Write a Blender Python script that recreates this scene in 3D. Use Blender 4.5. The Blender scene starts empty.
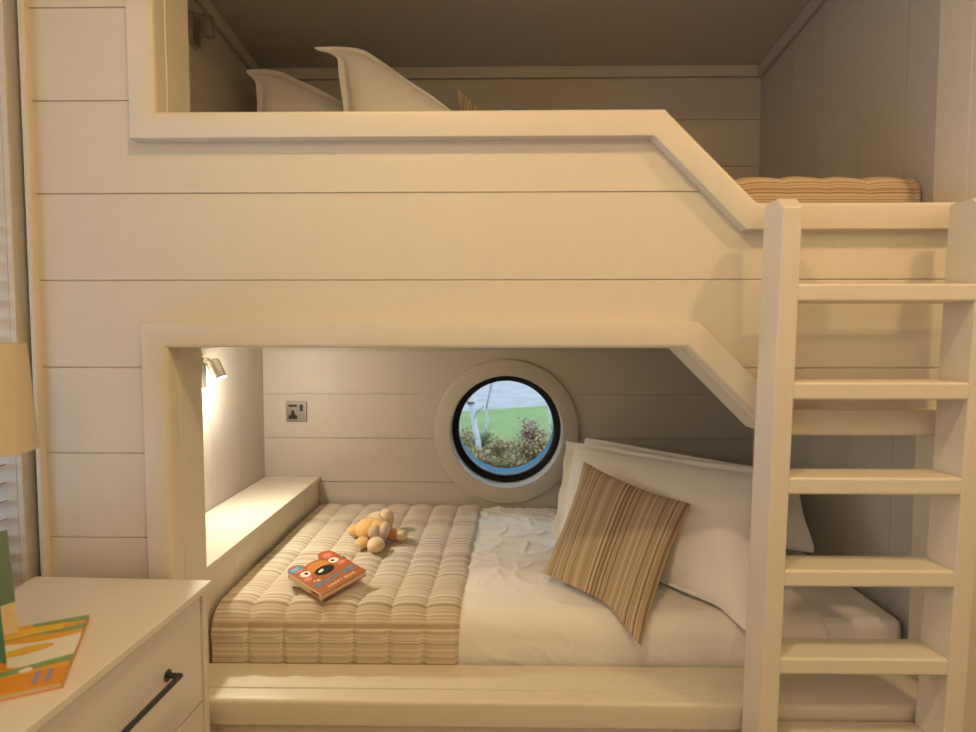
import bpy, bmesh, math, random
from mathutils import Vector, Matrix, noise
random.seed(7)
PI = math.pi
SC = bpy.context.scene
COL = SC.collection

# ------------------------------------------------------------------ camera
cam_d = bpy.data.cameras.new('camera')
cam = bpy.data.objects.new('camera', cam_d)
COL.objects.link(cam)
SC.camera = cam
F_PX = 583.0
cam_d.sensor_fit = 'HORIZONTAL'
cam_d.sensor_width = 36.0
cam_d.lens = 36.0 * F_PX / 976.0
cam_d.clip_start = 0.02
cam_d.clip_end = 300
cam.location = (0, 0, 1.30)
PITCH = math.atan(31 / F_PX)
YAW = math.atan(9 / F_PX)
cam.rotation_euler = (PI / 2 - PITCH, 0, YAW)
cam_d.dof.use_dof = True
cam_d.dof.focus_distance = 1.75
cam_d.dof.aperture_fstop = 3.0

# ------------------------------------------------------------------ world, lights, exposure
world = bpy.data.worlds.new('overcast_sky')
SC.world = world
world.use_nodes = True
wn = world.node_tree
for n in list(wn.nodes):
    wn.nodes.remove(n)
w_out = wn.nodes.new('ShaderNodeOutputWorld')
w_bg = wn.nodes.new('ShaderNodeBackground')
w_tc = wn.nodes.new('ShaderNodeTexCoord')
w_sep = wn.nodes.new('ShaderNodeSeparateXYZ')
w_rmp = wn.nodes.new('ShaderNodeValToRGB')
w_rmp.color_ramp.elements[0].position = 0.0
w_rmp.color_ramp.elements[0].color = (0.68, 0.81, 1.0, 1)
w_rmp.color_ramp.elements[1].position = 0.6
w_rmp.color_ramp.elements[1].color = (0.62, 0.77, 1.0, 1)
wn.links.new(w_tc.outputs['Generated'], w_sep.inputs[0])
wn.links.new(w_sep.outputs['Z'], w_rmp.inputs[0])
wn.links.new(w_rmp.outputs[0], w_bg.inputs['Color'])
wn.links.new(w_bg.outputs[0], w_out.inputs[0])
w_bg.inputs['Strength'].default_value = 3.8

def downlight(x, y, power, size=0.09, spread=175, col=(1.0, 0.69, 0.36)):
    l = bpy.data.lights.new('downlight', 'AREA')
    l.shape = 'DISK'; l.size = size; l.energy = power; l.color = col
    l.spread = math.radians(spread)
    o = bpy.data.objects.new('downlight', l); COL.objects.link(o)
    o.location = (x, y, 2.575)
    return o
downlight(1.20, 0.52, 7.0)
downlight(-0.15, 0.42, 8.0)
def rear_fill(x, y, z, power):  # unseen point lights behind the camera, added to brighten the upper pillows
    l = bpy.data.lights.new('pendant_bulb', 'POINT'); l.energy = power; l.color = (1.0, 0.69, 0.36); l.shadow_soft_size = 0.12
    o = bpy.data.objects.new('pendant_bulb', l); COL.objects.link(o); o.location = (x, y, z)
rear_fill(-0.35, -0.80, 2.38, 8.0)
rear_fill(0.95, -0.80, 2.38, 9.0)

def portal(x, y, z, sx, sy, rot):
    l = bpy.data.lights.new('window_portal', 'AREA'); l.shape = 'RECTANGLE'; l.size = sx; l.size_y = sy
    l.cycles.is_portal = True
    o = bpy.data.objects.new('window_portal', l); COL.objects.link(o); o.location = (x, y, z); o.rotation_euler = rot
portal(-1.345, 0.80, 1.44, 1.44, 1.0, (0, -PI / 2, 0))
portal(-1.345, -0.825, 1.44, 1.44, 0.55, (0, -PI / 2, 0))  # portal of the added opening behind the camera
portal(0.04, 2.69, 0.90, 0.44, 0.44, (-PI / 2, 0, 0))
portal(0.04, 2.69, 1.976, 0.44, 0.44, (-PI / 2, 0, 0))

SC.view_settings.view_transform = 'Standard'
SC.view_settings.look = 'None'
SC.view_settings.gamma = 1
SC.view_settings.use_curve_mapping = False
SC.view_settings.exposure = 0.25

# ------------------------------------------------------------------ materials
def new_mat(name):
    m = bpy.data.materials.new(name); m.use_nodes = True
    return m, m.node_tree, m.node_tree.nodes['Principled BSDF']

def paint(name, col, rough=0.45, bump=0.02, scale=60, metal=0.0, spec=0.5, sheen=0.0, var=0.03):
    m, nt, b = new_mat(name)
    tc = nt.nodes.new('ShaderNodeTexCoord')
    nz = nt.nodes.new('ShaderNodeTexNoise'); nz.inputs['Scale'].default_value = scale
    nz.inputs['Detail'].default_value = 3
    nt.links.new(tc.outputs['Object'], nz.inputs['Vector'])
    mx = nt.nodes.new('ShaderNodeMix'); mx.data_type = 'RGBA'
    mx.inputs[6].default_value = (*[c * (1 - var) for c in col], 1)
    mx.inputs[7].default_value = (*[min(1, c * (1 + var)) for c in col], 1)
    nt.links.new(nz.outputs['Fac'], mx.inputs[0])
    nt.links.new(mx.outputs[2], b.inputs['Base Color'])
    bp = nt.nodes.new('ShaderNodeBump'); bp.inputs['Strength'].default_value = bump
    bp.inputs['Distance'].default_value = 0.002
    nt.links.new(nz.outputs['Fac'], bp.inputs['Height'])
    nt.links.new(bp.outputs[0], b.inputs['Normal'])
    b.inputs['Roughness'].default_value = rough
    b.inputs['Metallic'].default_value = metal
    b.inputs['Specular IOR Level'].default_value = spec
    if sheen:
        b.inputs['Sheen Weight'].default_value = sheen
    return m

def striped(name, freq, stops, axis=0, bump=0.3, dist=0.001, base=None):
    """irregular woven stripes that follow the cloth's own UV"""
    m, nt, b = new_mat(name)
    uv = nt.nodes.new('ShaderNodeUVMap')
    sp = nt.nodes.new('ShaderNodeSeparateXYZ')
    nt.links.new(uv.outputs[0], sp.inputs[0])
    mu = nt.nodes.new('ShaderNodeMath'); mu.operation = 'MULTIPLY'; mu.inputs[1].default_value = freq
    nt.links.new(sp.outputs[axis], mu.inputs[0])
    nz = nt.nodes.new('ShaderNodeTexNoise'); nz.noise_dimensions = '1D'
    nz.inputs['Scale'].default_value = 1.0; nz.inputs['Detail'].default_value = 1.5
    nt.links.new(mu.outputs[0], nz.inputs['W'])
    rp = nt.nodes.new('ShaderNodeValToRGB')
    e = rp.color_ramp.elements
    e[0].position, e[0].color = stops[0][0], (*stops[0][1], 1)
    e[1].position, e[1].color = stops[1][0], (*stops[1][1], 1)
    for p, c in stops[2:]:
        q = e.new(p); q.color = (*c, 1)
    nt.links.new(nz.outputs['Fac'], rp.inputs[0])
    nt.links.new(rp.outputs[0], b.inputs['Base Color'])
    w = nt.nodes.new('ShaderNodeTexNoise'); w.inputs['Scale'].default_value = 320
    nt.links.new(uv.outputs[0], w.inputs['Vector'])
    bp = nt.nodes.new('ShaderNodeBump'); bp.inputs['Strength'].default_value = bump
    bp.inputs['Distance'].default_value = dist
    nt.links.new(w.outputs['Fac'], bp.inputs['Height'])
    nt.links.new(bp.outputs[0], b.inputs['Normal'])
    b.inputs['Roughness'].default_value = 0.9
    b.inputs['Specular IOR Level'].default_value = 0.2
    b.inputs['Sheen Weight'].default_value = 0.15
    return m

M = {}
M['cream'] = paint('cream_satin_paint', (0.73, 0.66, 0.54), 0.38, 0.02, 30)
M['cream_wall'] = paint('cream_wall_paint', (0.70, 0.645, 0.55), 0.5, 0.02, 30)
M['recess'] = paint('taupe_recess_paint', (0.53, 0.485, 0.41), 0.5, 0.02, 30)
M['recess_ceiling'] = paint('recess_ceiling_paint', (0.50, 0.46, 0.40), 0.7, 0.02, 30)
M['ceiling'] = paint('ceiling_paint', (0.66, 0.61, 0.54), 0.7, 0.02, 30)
M['white'] = paint('white_furniture_paint', (0.78, 0.72, 0.64), 0.35, 0.01, 30)
M['gap'] = paint('groove_backing', (0.36, 0.31, 0.24), 0.8)
M['carpet'] = paint('beige_carpet', (0.42, 0.36, 0.28), 0.95, 0.5, 400)
M['cotton'] = paint('white_cotton', (0.88, 0.85, 0.80), 0.85, 0.08, 220, sheen=0.2, spec=0.2)
M['mattress'] = paint('mattress_cloth', (0.76, 0.71, 0.63), 0.9, 0.1, 200, spec=0.2)
M['nickel'] = paint('satin_nickel', (0.55, 0.52, 0.47), 0.32, 0.02, 80, metal=1.0)
M['dark_nickel'] = paint('brushed_dark_nickel', (0.30, 0.27, 0.235), 0.35, 0.02, 80, metal=1.0)
M['black_metal'] = paint('black_metal', (0.03, 0.03, 0.03), 0.4, 0.02, 80, spec=0.6)
M['black_frame'] = paint('black_window_frame', (0.004, 0.005, 0.007), 0.5, 0.01, 80, spec=0.25)
M['black_plastic'] = paint('black_plastic', (0.012, 0.012, 0.012), 0.4)
M['upvc'] = paint('outer_sleeve_paint', (0.50, 0.52, 0.54), 0.4)
M['slate'] = paint('blue_grey_sleeve', (0.02, 0.10, 0.16), 0.85, spec=0.1)
M['shade'] = paint('linen_lamp_shade', (0.66, 0.57, 0.42), 0.9, 0.1, 200)
M['throw'] = striped('striped_quilt_cloth', 60, [(0.30, (0.47, 0.37, 0.26)), (0.40, (0.70, 0.61, 0.49)), (0.47, (0.76, 0.68, 0.56)),
                     (0.53, (0.50, 0.40, 0.28)), (0.60, (0.74, 0.66, 0.54)), (0.70, (0.40, 0.31, 0.21))], axis=1)
M['ochre_throw'] = striped('ochre_striped_quilt_cloth', 70, [(0.30, (0.30, 0.17, 0.08)), (0.42, (0.56, 0.43, 0.28)), (0.50, (0.62, 0.50, 0.34)),
                     (0.55, (0.24, 0.13, 0.06)), (0.61, (0.58, 0.45, 0.29))], axis=1)
M['cushion'] = striped('striped_cushion_cloth', 27, [(0.32, (0.27, 0.18, 0.10)), (0.40, (0.50, 0.39, 0.26)), (0.45, (0.34, 0.24, 0.14)),
                     (0.50, (0.66, 0.55, 0.40)), (0.55, (0.33, 0.22, 0.12)), (0.62, (0.60, 0.48, 0.33)), (0.70, (0.25, 0.16, 0.09))], axis=0)
M['plush'] = paint('golden_plush', (0.80, 0.50, 0.17), 0.95, 1.0, 260, sheen=0.6, spec=0.1, var=0.2)
M['plush_brown'] = paint('amber_plush', (0.60, 0.30, 0.09), 0.95, 1.0, 260, sheen=0.5, spec=0.1, var=0.2)
M['plush_cream'] = paint('cream_plush', (0.80, 0.62, 0.40), 0.95, 1.0, 260, sheen=0.6, spec=0.1, var=0.12)
M['plush_lilac'] = paint('pale_lilac_plush', (0.66, 0.55, 0.52), 0.95, 0.8, 260, sheen=0.5, spec=0.1)
M['tagcloth'] = paint('white_tag', (0.9, 0.9, 0.88), 0.7)
M['thread'] = paint('dark_thread', (0.03, 0.02, 0.015), 0.5)
M['bk_orange'] = paint('book_burnt_orange', (0.42, 0.125, 0.03), 0.3, 0.0)
M['bk_light'] = paint('book_light_orange', (0.62, 0.25, 0.045), 0.3, 0.0)
M['bk_pink'] = paint('book_pink', (0.72, 0.24, 0.17), 0.3, 0.0)
M['bk_red'] = paint('book_red_orange', (0.56, 0.10, 0.05), 0.3, 0.0)
M['bk_white'] = paint('book_white', (0.85, 0.82, 0.74), 0.3, 0.0)
M['bk_black'] = paint('book_black', (0.01, 0.01, 0.01), 0.2, 0.0)
M['bk_blue'] = paint('book_blue', (0.03, 0.30, 0.52), 0.3, 0.0)
M['bk_cream'] = paint('book_cream', (0.82, 0.68, 0.42), 0.3, 0.0)
M['bk_yellow'] = paint('book_yellow', (0.90, 0.58, 0.02), 0.3, 0.0)
M['bk_amber'] = paint('book_amber', (0.85, 0.42, 0.010), 0.3, 0.0)
M['bk_deep'] = paint('book_deep_orange', (0.72, 0.29, 0.010), 0.3, 0.0)
M['bk_green'] = paint('book_leaf_green', (0.22, 0.38, 0.15), 0.3, 0.0)
M['bk_teal'] = paint('book_dark_green', (0.03, 0.20, 0.10), 0.3, 0.0)
M['bk_sage'] = paint('book_sage', (0.17, 0.25, 0.17), 0.35, 0.0, var=0.1)
M['bk_lilac'] = paint('book_lilac', (0.35, 0.25, 0.38), 0.3, 0.0)
M['pages'] = paint('paper_pages', (0.72, 0.62, 0.47), 0.8, 0.3, 300)
M['slat'] = paint('wooden_slat', (0.42, 0.20, 0.08), 0.4, 0.05, 40)
M['grass'] = paint('lawn_grass', (0.10, 0.135, 0.045), 0.95, 0.8, 2.2, spec=0.1, var=0.35)
M['gravel'] = paint('pale_gravel', (0.185, 0.175, 0.17), 0.95, 1.0, 3.5, spec=0.1, var=0.45)
M['soil'] = paint('bark_mulch', (0.09, 0.085, 0.09), 0.95, 1.0, 40, spec=0.1, var=0.6)
M['bark'] = paint('white_birch_bark', (0.30, 0.295, 0.29), 0.8, 0.5, 18, var=0.18)
M['twig'] = paint('dark_twig', (0.14, 0.10, 0.09), 0.9)
M['leaf_a'] = paint('olive_leaf', (0.16, 0.135, 0.04), 0.7, 0, 9, var=0.4)
M['leaf_b'] = paint('yellow_green_leaf', (0.25, 0.19, 0.06), 0.7, 0, 9, var=0.4)
M['leaf_d'] = paint('rust_leaf', (0.22, 0.11, 0.05), 0.7, 0, 9, var=0.3)
M['leaf_c'] = paint('dark_leaf', (0.035, 0.06, 0.02), 0.7, 0, 9, var=0.4)
M['flower'] = paint('maroon_flower', (0.16, 0.012, 0.04), 0.7, 0, 9, var=0.3)

m, nt, b = new_mat('window_glass')
for n in list(nt.nodes):
    if n.type != 'OUTPUT_MATERIAL':
        nt.nodes.remove(n)
o_ = [n for n in nt.nodes][0]
tr = nt.nodes.new('ShaderNodeBsdfTransparent'); tr.inputs[0].default_value = (0.94, 0.98, 0.97, 1)
gl = nt.nodes.new('ShaderNodeBsdfGlossy'); gl.inputs['Roughness'].default_value = 0.02
fr = nt.nodes.new('ShaderNodeFresnel'); fr.inputs[0].default_value = 1.35
ms = nt.nodes.new('ShaderNodeMixShader')
nt.links.new(fr.outputs[0], ms.inputs[0]); nt.links.new(tr.outputs[0], ms.inputs[1])
nt.links.new(gl.outputs[0], ms.inputs[2]); nt.links.new(ms.outputs[0], o_.inputs[0])
M['glass'] = m

def emitter(name, col, strength):
    m, nt, b = new_mat(name)
    b.inputs['Emission Color'].default_value = (*col, 1)
    b.inputs['Emission Strength'].default_value = strength
    b.inputs['Base Color'].default_value = (0.9, 0.9, 0.85, 1)
    return m
M['bulb_on'] = emitter('lit_lens', (1.0, 0.93, 0.78), 6.0)
M['bulb_off'] = paint('unlit_lens', (0.3, 0.32, 0.3), 0.15, 0)

# ------------------------------------------------------------------ mesh helpers
class MB:
    def __init__(s):
        s.v, s.f, s.mi, s.uv = [], [], [], {}
    def add(s, vs, fs, mi=0, uvs=None):
        o = len(s.v); s.v += [tuple(p) for p in vs]
        for q in fs:
            s.f.append(tuple(o + i for i in q)); s.mi.append(mi)
        if uvs:
            for i, u in enumerate(uvs):
                s.uv[o + i] = u
        return s
    def box(s, x0, x1, y0, y1, z0, z1, mi=0):
        vs = [(x0, y0, z0), (x1, y0, z0), (x1, y1, z0), (x0, y1, z0), (x0, y0, z1), (x1, y0, z1), (x1, y1, z1), (x0, y1, z1)]
        return s.add(vs, [(0, 3, 2, 1), (4, 5, 6, 7), (0, 1, 5, 4), (1, 2, 6, 5), (2, 3, 7, 6), (3, 0, 4, 7)], mi)
    def prism(s, poly, a, b, mp, mi=0):
        """2-D polygon extruded from a to b, mp(u,v,w) -> xyz"""
        n = len(poly)
        vs = [mp(u, v, a) for u, v in poly] + [mp(u, v, b) for u, v in poly]
        fs = [tuple(range(n)), tuple(range(2 * n - 1, n - 1, -1))]
        fs += [(i, i + n, (i + 1) % n + n, (i + 1) % n) for i in range(n)]
        return s.add(vs, fs, mi)
    def grid(s, P, mi=0, uv=None, cu=False):
        nu, nv = len(P), len(P[0])
        vs = [p for r in P for p in r]
        fs = []
        for i in range(nu if cu else nu - 1):
            for j in range(nv - 1):
                i2 = (i + 1) % nu
                fs.append((i * nv + j, i2 * nv + j, i2 * nv + j + 1, i * nv + j + 1))
        uvs = [u for r in uv for u in r] if uv else None
        return s.add(vs, fs, mi, uvs)
    def lathe(s, prof, fr, n=48, mi=0, closed=False):
        """prof: list of (r, h); fr: Matrix, local z is the axis"""
        P = []
        pr = prof + [prof[0]] if closed else prof
        for i in range(n):
            a = 2 * PI * i / n
            P.append([tuple(fr @ Vector((r * math.cos(a), r * math.sin(a), h))) for r, h in pr])
        return s.grid(P, mi, cu=True)
    def tube(s, pts, r, n=10, mi=0, cap=True):
        pts = [Vector(p) for p in pts]
        rs = r if isinstance(r, (list, tuple)) else [r] * len(pts)
        rings = []
        up = Vector((0, 0, 1))
        t0 = (pts[1] - pts[0]).normalized()
        if abs(t0.dot(up)) > 0.9: up = Vector((1, 0, 0))
        x = t0.cross(up).normalized()
        for k, p in enumerate(pts):
            t = (pts[min(k + 1, len(pts) - 1)] - pts[max(k - 1, 0)]).normalized()
            x = (x - t * x.dot(t)).normalized(); y = t.cross(x)
            rings.append([tuple(p + (x * math.cos(2 * PI * i / n) + y * math.sin(2 * PI * i / n)) * rs[k]) for i in range(n)])
        vs = [q for R in rings for q in R]
        fs = []
        for k in range(len(pts) - 1):
            for i in range(n):
                j = (i + 1) % n
                fs.append((k * n + i, k * n + j, (k + 1) * n + j, (k + 1) * n + i))
        if cap:
            fs.append(tuple(range(n - 1, -1, -1)))
            fs.append(tuple(range((len(pts) - 1) * n, len(pts) * n)))
        return s.add(vs, fs, mi)
    def ellipsoid(s, c, r, M3=None, n=20, mi=0, rough=0.0, fr=9):
        M3 = M3 or Matrix.Identity(3)
        P = []
        for i in range(n + 1):
            th = PI * i / n; row = []
            for j in range(n * 2):
                ph = PI * j / n
                d = Vector((math.sin(th) * math.cos(ph), math.sin(th) * math.sin(ph), math.cos(th)))
                k = 1 + rough * noise.noise(d * fr + Vector(c) * 50)
                q = M3 @ Vector((d.x * r[0] * k, d.y * r[1] * k, d.z * r[2] * k)) + Vector(c)
                row.append(tuple(q))
            P.append(row)
        vs = [p for R in P for p in R]; m = 2 * n; fs = []
        for i in range(n):
            for j in range(m):
                fs.append((i * m + j, (i + 1) * m + j, (i + 1) * m + (j + 1) % m, i * m + (j + 1) % m))
        return s.add(vs, fs, mi)
    def build(s, name, mats, parent=None, smooth=False, bevel=0.0, seg=2, merge=False, angle=40):
        me = bpy.data.meshes.new(name)
        me.from_pydata(s.v, [], s.f)
        if not isinstance(mats, (list, tuple)): mats = [mats]
        for q in mats: me.materials.append(M[q])
        for p, k in zip(me.polygons, s.mi): p.material_index = k
        if s.uv:
            ul = me.uv_layers.new(name='UVMap')
            for lp in me.loops:
                ul.data[lp.index].uv = s.uv.get(lp.vertex_index, (0, 0))
        bm = bmesh.new(); bm.from_mesh(me)
        if merge: bmesh.ops.remove_doubles(bm, verts=bm.verts, dist=1e-5)
        bmesh.ops.recalc_face_normals(bm, faces=bm.faces)
        bm.to_mesh(me); bm.free()
        if smooth or bevel:
            for p in me.polygons: p.use_smooth = True
            if angle < 180: me.set_sharp_from_angle(angle=math.radians(angle))
        o = bpy.data.objects.new(name, me); COL.objects.link(o)
        if parent: o.parent = parent
        if bevel:
            bv = o.modifiers.new('bevel', 'BEVEL'); bv.width = bevel; bv.segments = seg
            bv.limit_method = 'ANGLE'; bv.angle_limit = math.radians(35); bv.harden_normals = True
        return o

def empty(name, loc=(0, 0, 0)):
    o = bpy.data.objects.new(name, None); COL.objects.link(o)
    o.empty_display_size = 0.05
    return o
def base_at(root, loc):
    """put the thing's origin at its base while its parts stay where they are"""
    root.location = loc
    for ch in root.children:
        ch.matrix_parent_inverse = Matrix.Translation(loc).inverted()
def tag(o, label=None, cat=None, group=None, kind=None):
    if label: o['label'] = label
    if cat: o['category'] = cat
    if group: o['group'] = group
    if kind: o['kind'] = kind
    return o
def struct(o, label=None):
    o['kind'] = 'structure'
    if label: o['label'] = label
    return o

def clip(poly, z, keep_above):
    out = []
    n = len(poly)
    for i in range(n):
        a, b = poly[i], poly[(i + 1) % n]
        ia = a[1] >= z if keep_above else a[1] <= z
        ib = b[1] >= z if keep_above else b[1] <= z
        if ia: out.append(a)
        if ia != ib:
            t = (z - a[1]) / (b[1] - a[1])
            out.append((a[0] + (b[0] - a[0]) * t, z))
    return out

# ------------------------------------------------------------------ room shell
FZ = 2.60                       # room ceiling height
struct(MB().box(-1.5, 1.75, -1.8, 2.70, -0.12, 0.0).build('floor', 'carpet'))
struct(MB().box(-1.5, 1.75, -1.8, 1.34, FZ, FZ + 0.1).build('ceiling', 'ceiling'))
WY0, WY1, WZ0, WZ1 = 0.30, 1.303, 0.72, 2.16
w = MB()
w.box(-1.36, -1.10, -1.8, -1.10, 0, FZ); w.box(-1.36, -1.10, -0.55, WY0, 0, FZ)
w.box(-1.36, -1.10, -1.10, -0.55, 0, WZ0); w.box(-1.36, -1.10, -1.10, -0.55, WZ1, FZ); w.box(-1.36, -1.10, WY1, 2.70, 0, FZ)  # unseen opening behind the camera, added to let in bluish fill
w.box(-1.36, -1.10, WY0, WY1, 0, WZ0); w.box(-1.36, -1.10, WY0, WY1, WZ1, FZ)
struct(w.build('wall_left', 'cream_wall'))
struct(MB().box(1.60, 1.75, -1.8, 2.70, 0, FZ).build('wall_right', 'cream_wall'))
struct(MB().box(-1.36, 1.75, -1.8, -1.65, 0, FZ).build('wall_front', 'cream_wall'))

# recess walls (vertical boards left and right, horizontal boards at the back)
def vboards(name, xf, sgn, y0, y1, z0, z1, first, step):
    mb = MB()
    ys = [y0]; g = first
    while g < y1 - 0.02:
        if g > y0 + 0.02: ys.append(g)
        g += step
    ys.append(y1)
    for a, b_ in zip(ys, ys[1:]):
        xs = sorted((xf, xf + sgn * 0.014))
        mb.box(xs[0], xs[1], a + 0.0008, b_ - 0.0008, z0, z1)
    xs = sorted((xf + sgn * 0.005, xf + sgn * 0.06))
    mb.box(xs[0], xs[1], y0, y1, z0, z1)
    return struct(mb.build(name, 'recess'))
XL, XR, YB = -0.975, 1.058, 2.41
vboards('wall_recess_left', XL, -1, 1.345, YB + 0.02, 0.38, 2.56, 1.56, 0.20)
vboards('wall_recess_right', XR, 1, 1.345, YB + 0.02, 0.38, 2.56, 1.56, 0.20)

PORT = [(0.040, 0.899), (0.044, 1.976)]
def hole_span(z, r):
    for cx, cz in PORT:
        d = r * r - (z - cz) ** 2
        if d > 0: return cx, math.sqrt(d)
    return 0.042, 0.0
def wall_with_ports(mb, x0, x1, y0, y1, za, zb, r):
    n = max(2, int((zb - za) / 0.012))
    zs = [za + (zb - za) * i / n for i in range(n + 1)]
    if all(hole_span(z, r)[1] == 0 for z in zs):
        mb.box(x0, x1, y0, y1, za, zb); return
    mp = lambda u, v, w_: (u, w_, v)
    L = [(x0, za)] + [(hole_span(z, r)[0] - hole_span(z, r)[1], z) for z in zs] + [(x0, zb)]
    R = [(x1, za), (x1, zb)] + [(hole_span(z, r)[0] + hole_span(z, r)[1], z) for z in reversed(zs)]
    for a, b_ in zip(range(n), range(1, n + 1)):
        for side in (0, 1):
            ca, sa = hole_span(zs[a], r); cb, sb = hole_span(zs[b_], r)
            if side == 0: q = [(x0, zs[a]), (ca - sa, zs[a]), (cb - sb, zs[b_]), (x0, zs[b_])]
            else: q = [(ca + sa, zs[a]), (x1, zs[a]), (x1, zs[b_]), (cb + sb, zs[b_])]
            mb.prism(q, y0, y1, mp)
mb = MB()
g = 2.165 - 0.185 * 10
edges = [0.30]
while g < 2.5:
    if g > 0.32: edges.append(g)
    g += 0.185
edges.append(2.56)
for a, b_ in zip(edges, edges[1:]):
    wall_with_ports(mb, XL - 0.02, XR + 0.02, YB, YB + 0.014, a + 0.0013, b_ - 0.0013, 0.262)
wall_with_ports(mb, XL - 0.06, XR + 0.06, YB + 0.006, YB + 0.03, 0.30, 2.56, 0.262)
wall_with_ports(mb, -1.36, 1.75, YB + 0.03, 2.68, 0.0, 2.9, 0.245)
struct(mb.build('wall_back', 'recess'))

# sloping ceiling of the top bunk, with battens along its edges
def ceil_z(y): return 2.327 + 0.10 * (YB - y)
mb = MB()
mp = lambda u, v, w_: (w_, u, v)
mb.prism([(1.33, ceil_z(1.33) + 0.045), (YB + 0.02, ceil_z(YB) + 0.043), (YB + 0.02, ceil_z(YB) + 0.12), (1.33, ceil_z(1.33) + 0.12)], XL - 0.05, XR + 0.05, mp)
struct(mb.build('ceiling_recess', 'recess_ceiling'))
for nm, xa in (('trim_1', XL), ('trim_2', XR - 0.024)):
    t = MB().prism([(1.35, ceil_z(1.35)), (YB, ceil_z(YB)), (YB, ceil_z(YB) + 0.044), (1.35, ceil_z(1.35) + 0.044)], xa + 0.003, xa + 0.021, mp)
    struct(t.build(nm, 'recess', bevel=0.003))
struct(MB().box(XL + 0.022, XR - 0.022, YB - 0.020, YB - 0.003, ceil_z(YB) + 0.002, ceil_z(YB) + 0.046).build('trim_3', 'recess', bevel=0.003))
# corner bead between bunk front and window wall
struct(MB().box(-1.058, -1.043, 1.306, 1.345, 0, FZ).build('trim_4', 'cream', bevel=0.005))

# round windows
RX = Matrix.Rotation(-PI / 2, 4, 'X')      # local z -> world +y
for k, (cx, cz) in enumerate(PORT):
    root = struct(empty('window_%d' % (k + 1)), ['round porthole window with black frame above the lower bunk bed', 'round porthole window behind the upper bunk rail'][k])
    fr = Matrix.Translation((cx, 0, cz)) @ RX
    ring = [(0.2325, YB + 0.02), (0.2325, YB - 0.012), (0.236, YB - 0.016), (0.292, YB - 0.016), (0.299, YB - 0.013), (0.302, YB - 0.006), (0.302, YB + 0.004)]
    MB().lathe(ring, fr, 96).build('trim_ring', 'recess', root, smooth=True, merge=True, angle=30)
    MB().lathe([(0.2325, YB), (0.2325, 2.50)], fr, 96).build('reveal', 'white', root, smooth=True)
    MB().lathe([(0.235, 2.480), (0.228, 2.478), (0.210, 2.486), (0.205, 2.492), (0.205, 2.535), (0.235, 2.535)], fr, 96).build('frame', 'black_frame', root, smooth=True, angle=50)
    MB().lathe([(0.206, 2.535), (0.222, 2.54), (0.222, 2.70), (0.26, 2.70), (0.26, 2.682)], fr, 96).build('outer_sleeve', 'slate', root, smooth=True, angle=50)
    MB().lathe([(0.0001, 2.520), (0.210, 2.520), (0.210, 2.524), (0.0001, 2.524)], fr, 96).build('glass_pane', 'glass', root)
    base_at(root, (cx, YB, cz))

# window in the left wall: casing, jamb liner, glass
root = struct(empty('window_3'), 'window in the left wall beside the bunk')
cs = MB()
cs.box(-1.10, -1.086, WY1, WY1 + 0.044, WZ0 - 0.03, WZ1 + 0.03)
cs.box(-1.10, -1.086, WY0 - 0.03, WY0, WZ0 - 0.03, WZ1 + 0.03)
cs.box(-1.10, -1.086, WY0, WY1, WZ1, WZ1 + 0.03)
cs.build('casing', 'cream', root, bevel=0.002)
MB().box(-1.36, -1.085, WY0, WY1, WZ0 - 0.03, WZ0 - 0.001).build('window_sill', 'cream', root, bevel=0.003)
fm = MB()
fm.box(-1.33, -1.29, WY0, WY0 + 0.05, WZ0, WZ1); fm.box(-1.33, -1.29, WY1 - 0.05, WY1, WZ0, WZ1)
fm.box(-1.33, -1.29, WY0, WY1, WZ0, WZ0 + 0.05); fm.box(-1.33, -1.29, WY0, WY1, WZ1 - 0.05, WZ1)
fm.box(-1.33, -1.29, 0.80, 0.84, WZ0, WZ1)
fm.build('frame', 'upvc', root)
MB().box(-1.314, -1.310, WY0 + 0.04, WY1 - 0.04, WZ0 + 0.04, WZ1 - 0.04).build('glass_pane', 'glass', root)
base_at(root, (-1.2, 0.8, WZ0))
bl = tag(empty('venetian_blind'), 'wooden slatted venetian blind hanging in the left window', 'blind')
MB().box(-1.168, -1.112, WY0 + 0.01, WY1 - 0.004, WZ1 - 0.05, WZ1 - 0.004).build('head_rail', 'cream', bl)
sm = None
for i in range(33):
    z = WZ0 + 0.03 + i * 0.0415
    if sm is None:
        s_ = MB()
        c, s2 = 0.021 * math.cos(0.35), 0.021 * math.sin(0.35)
        s_.prism([(-c, -s2), (-c + 0.002, -s2 - 0.002), (c, s2 - 0.002), (c, s2)], WY0 + 0.012, WY1 - 0.004, lambda u, v, w_: (-1.140 + u, w_, v))
        sm = s_.build('slat', 'slat', bl); sm.location.z = z
    else:
        o = sm.copy(); COL.objects.link(o); o.parent = bl; o.location.z = z
cd = MB()
for yy in (0.5, 0.82, 1.14): cd.tube([(-1.140, yy, WZ0 + 0.02), (-1.140, yy, WZ1 - 0.04)], 0.0012, 5)
cd.build('cord', 'cream', bl)

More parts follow.
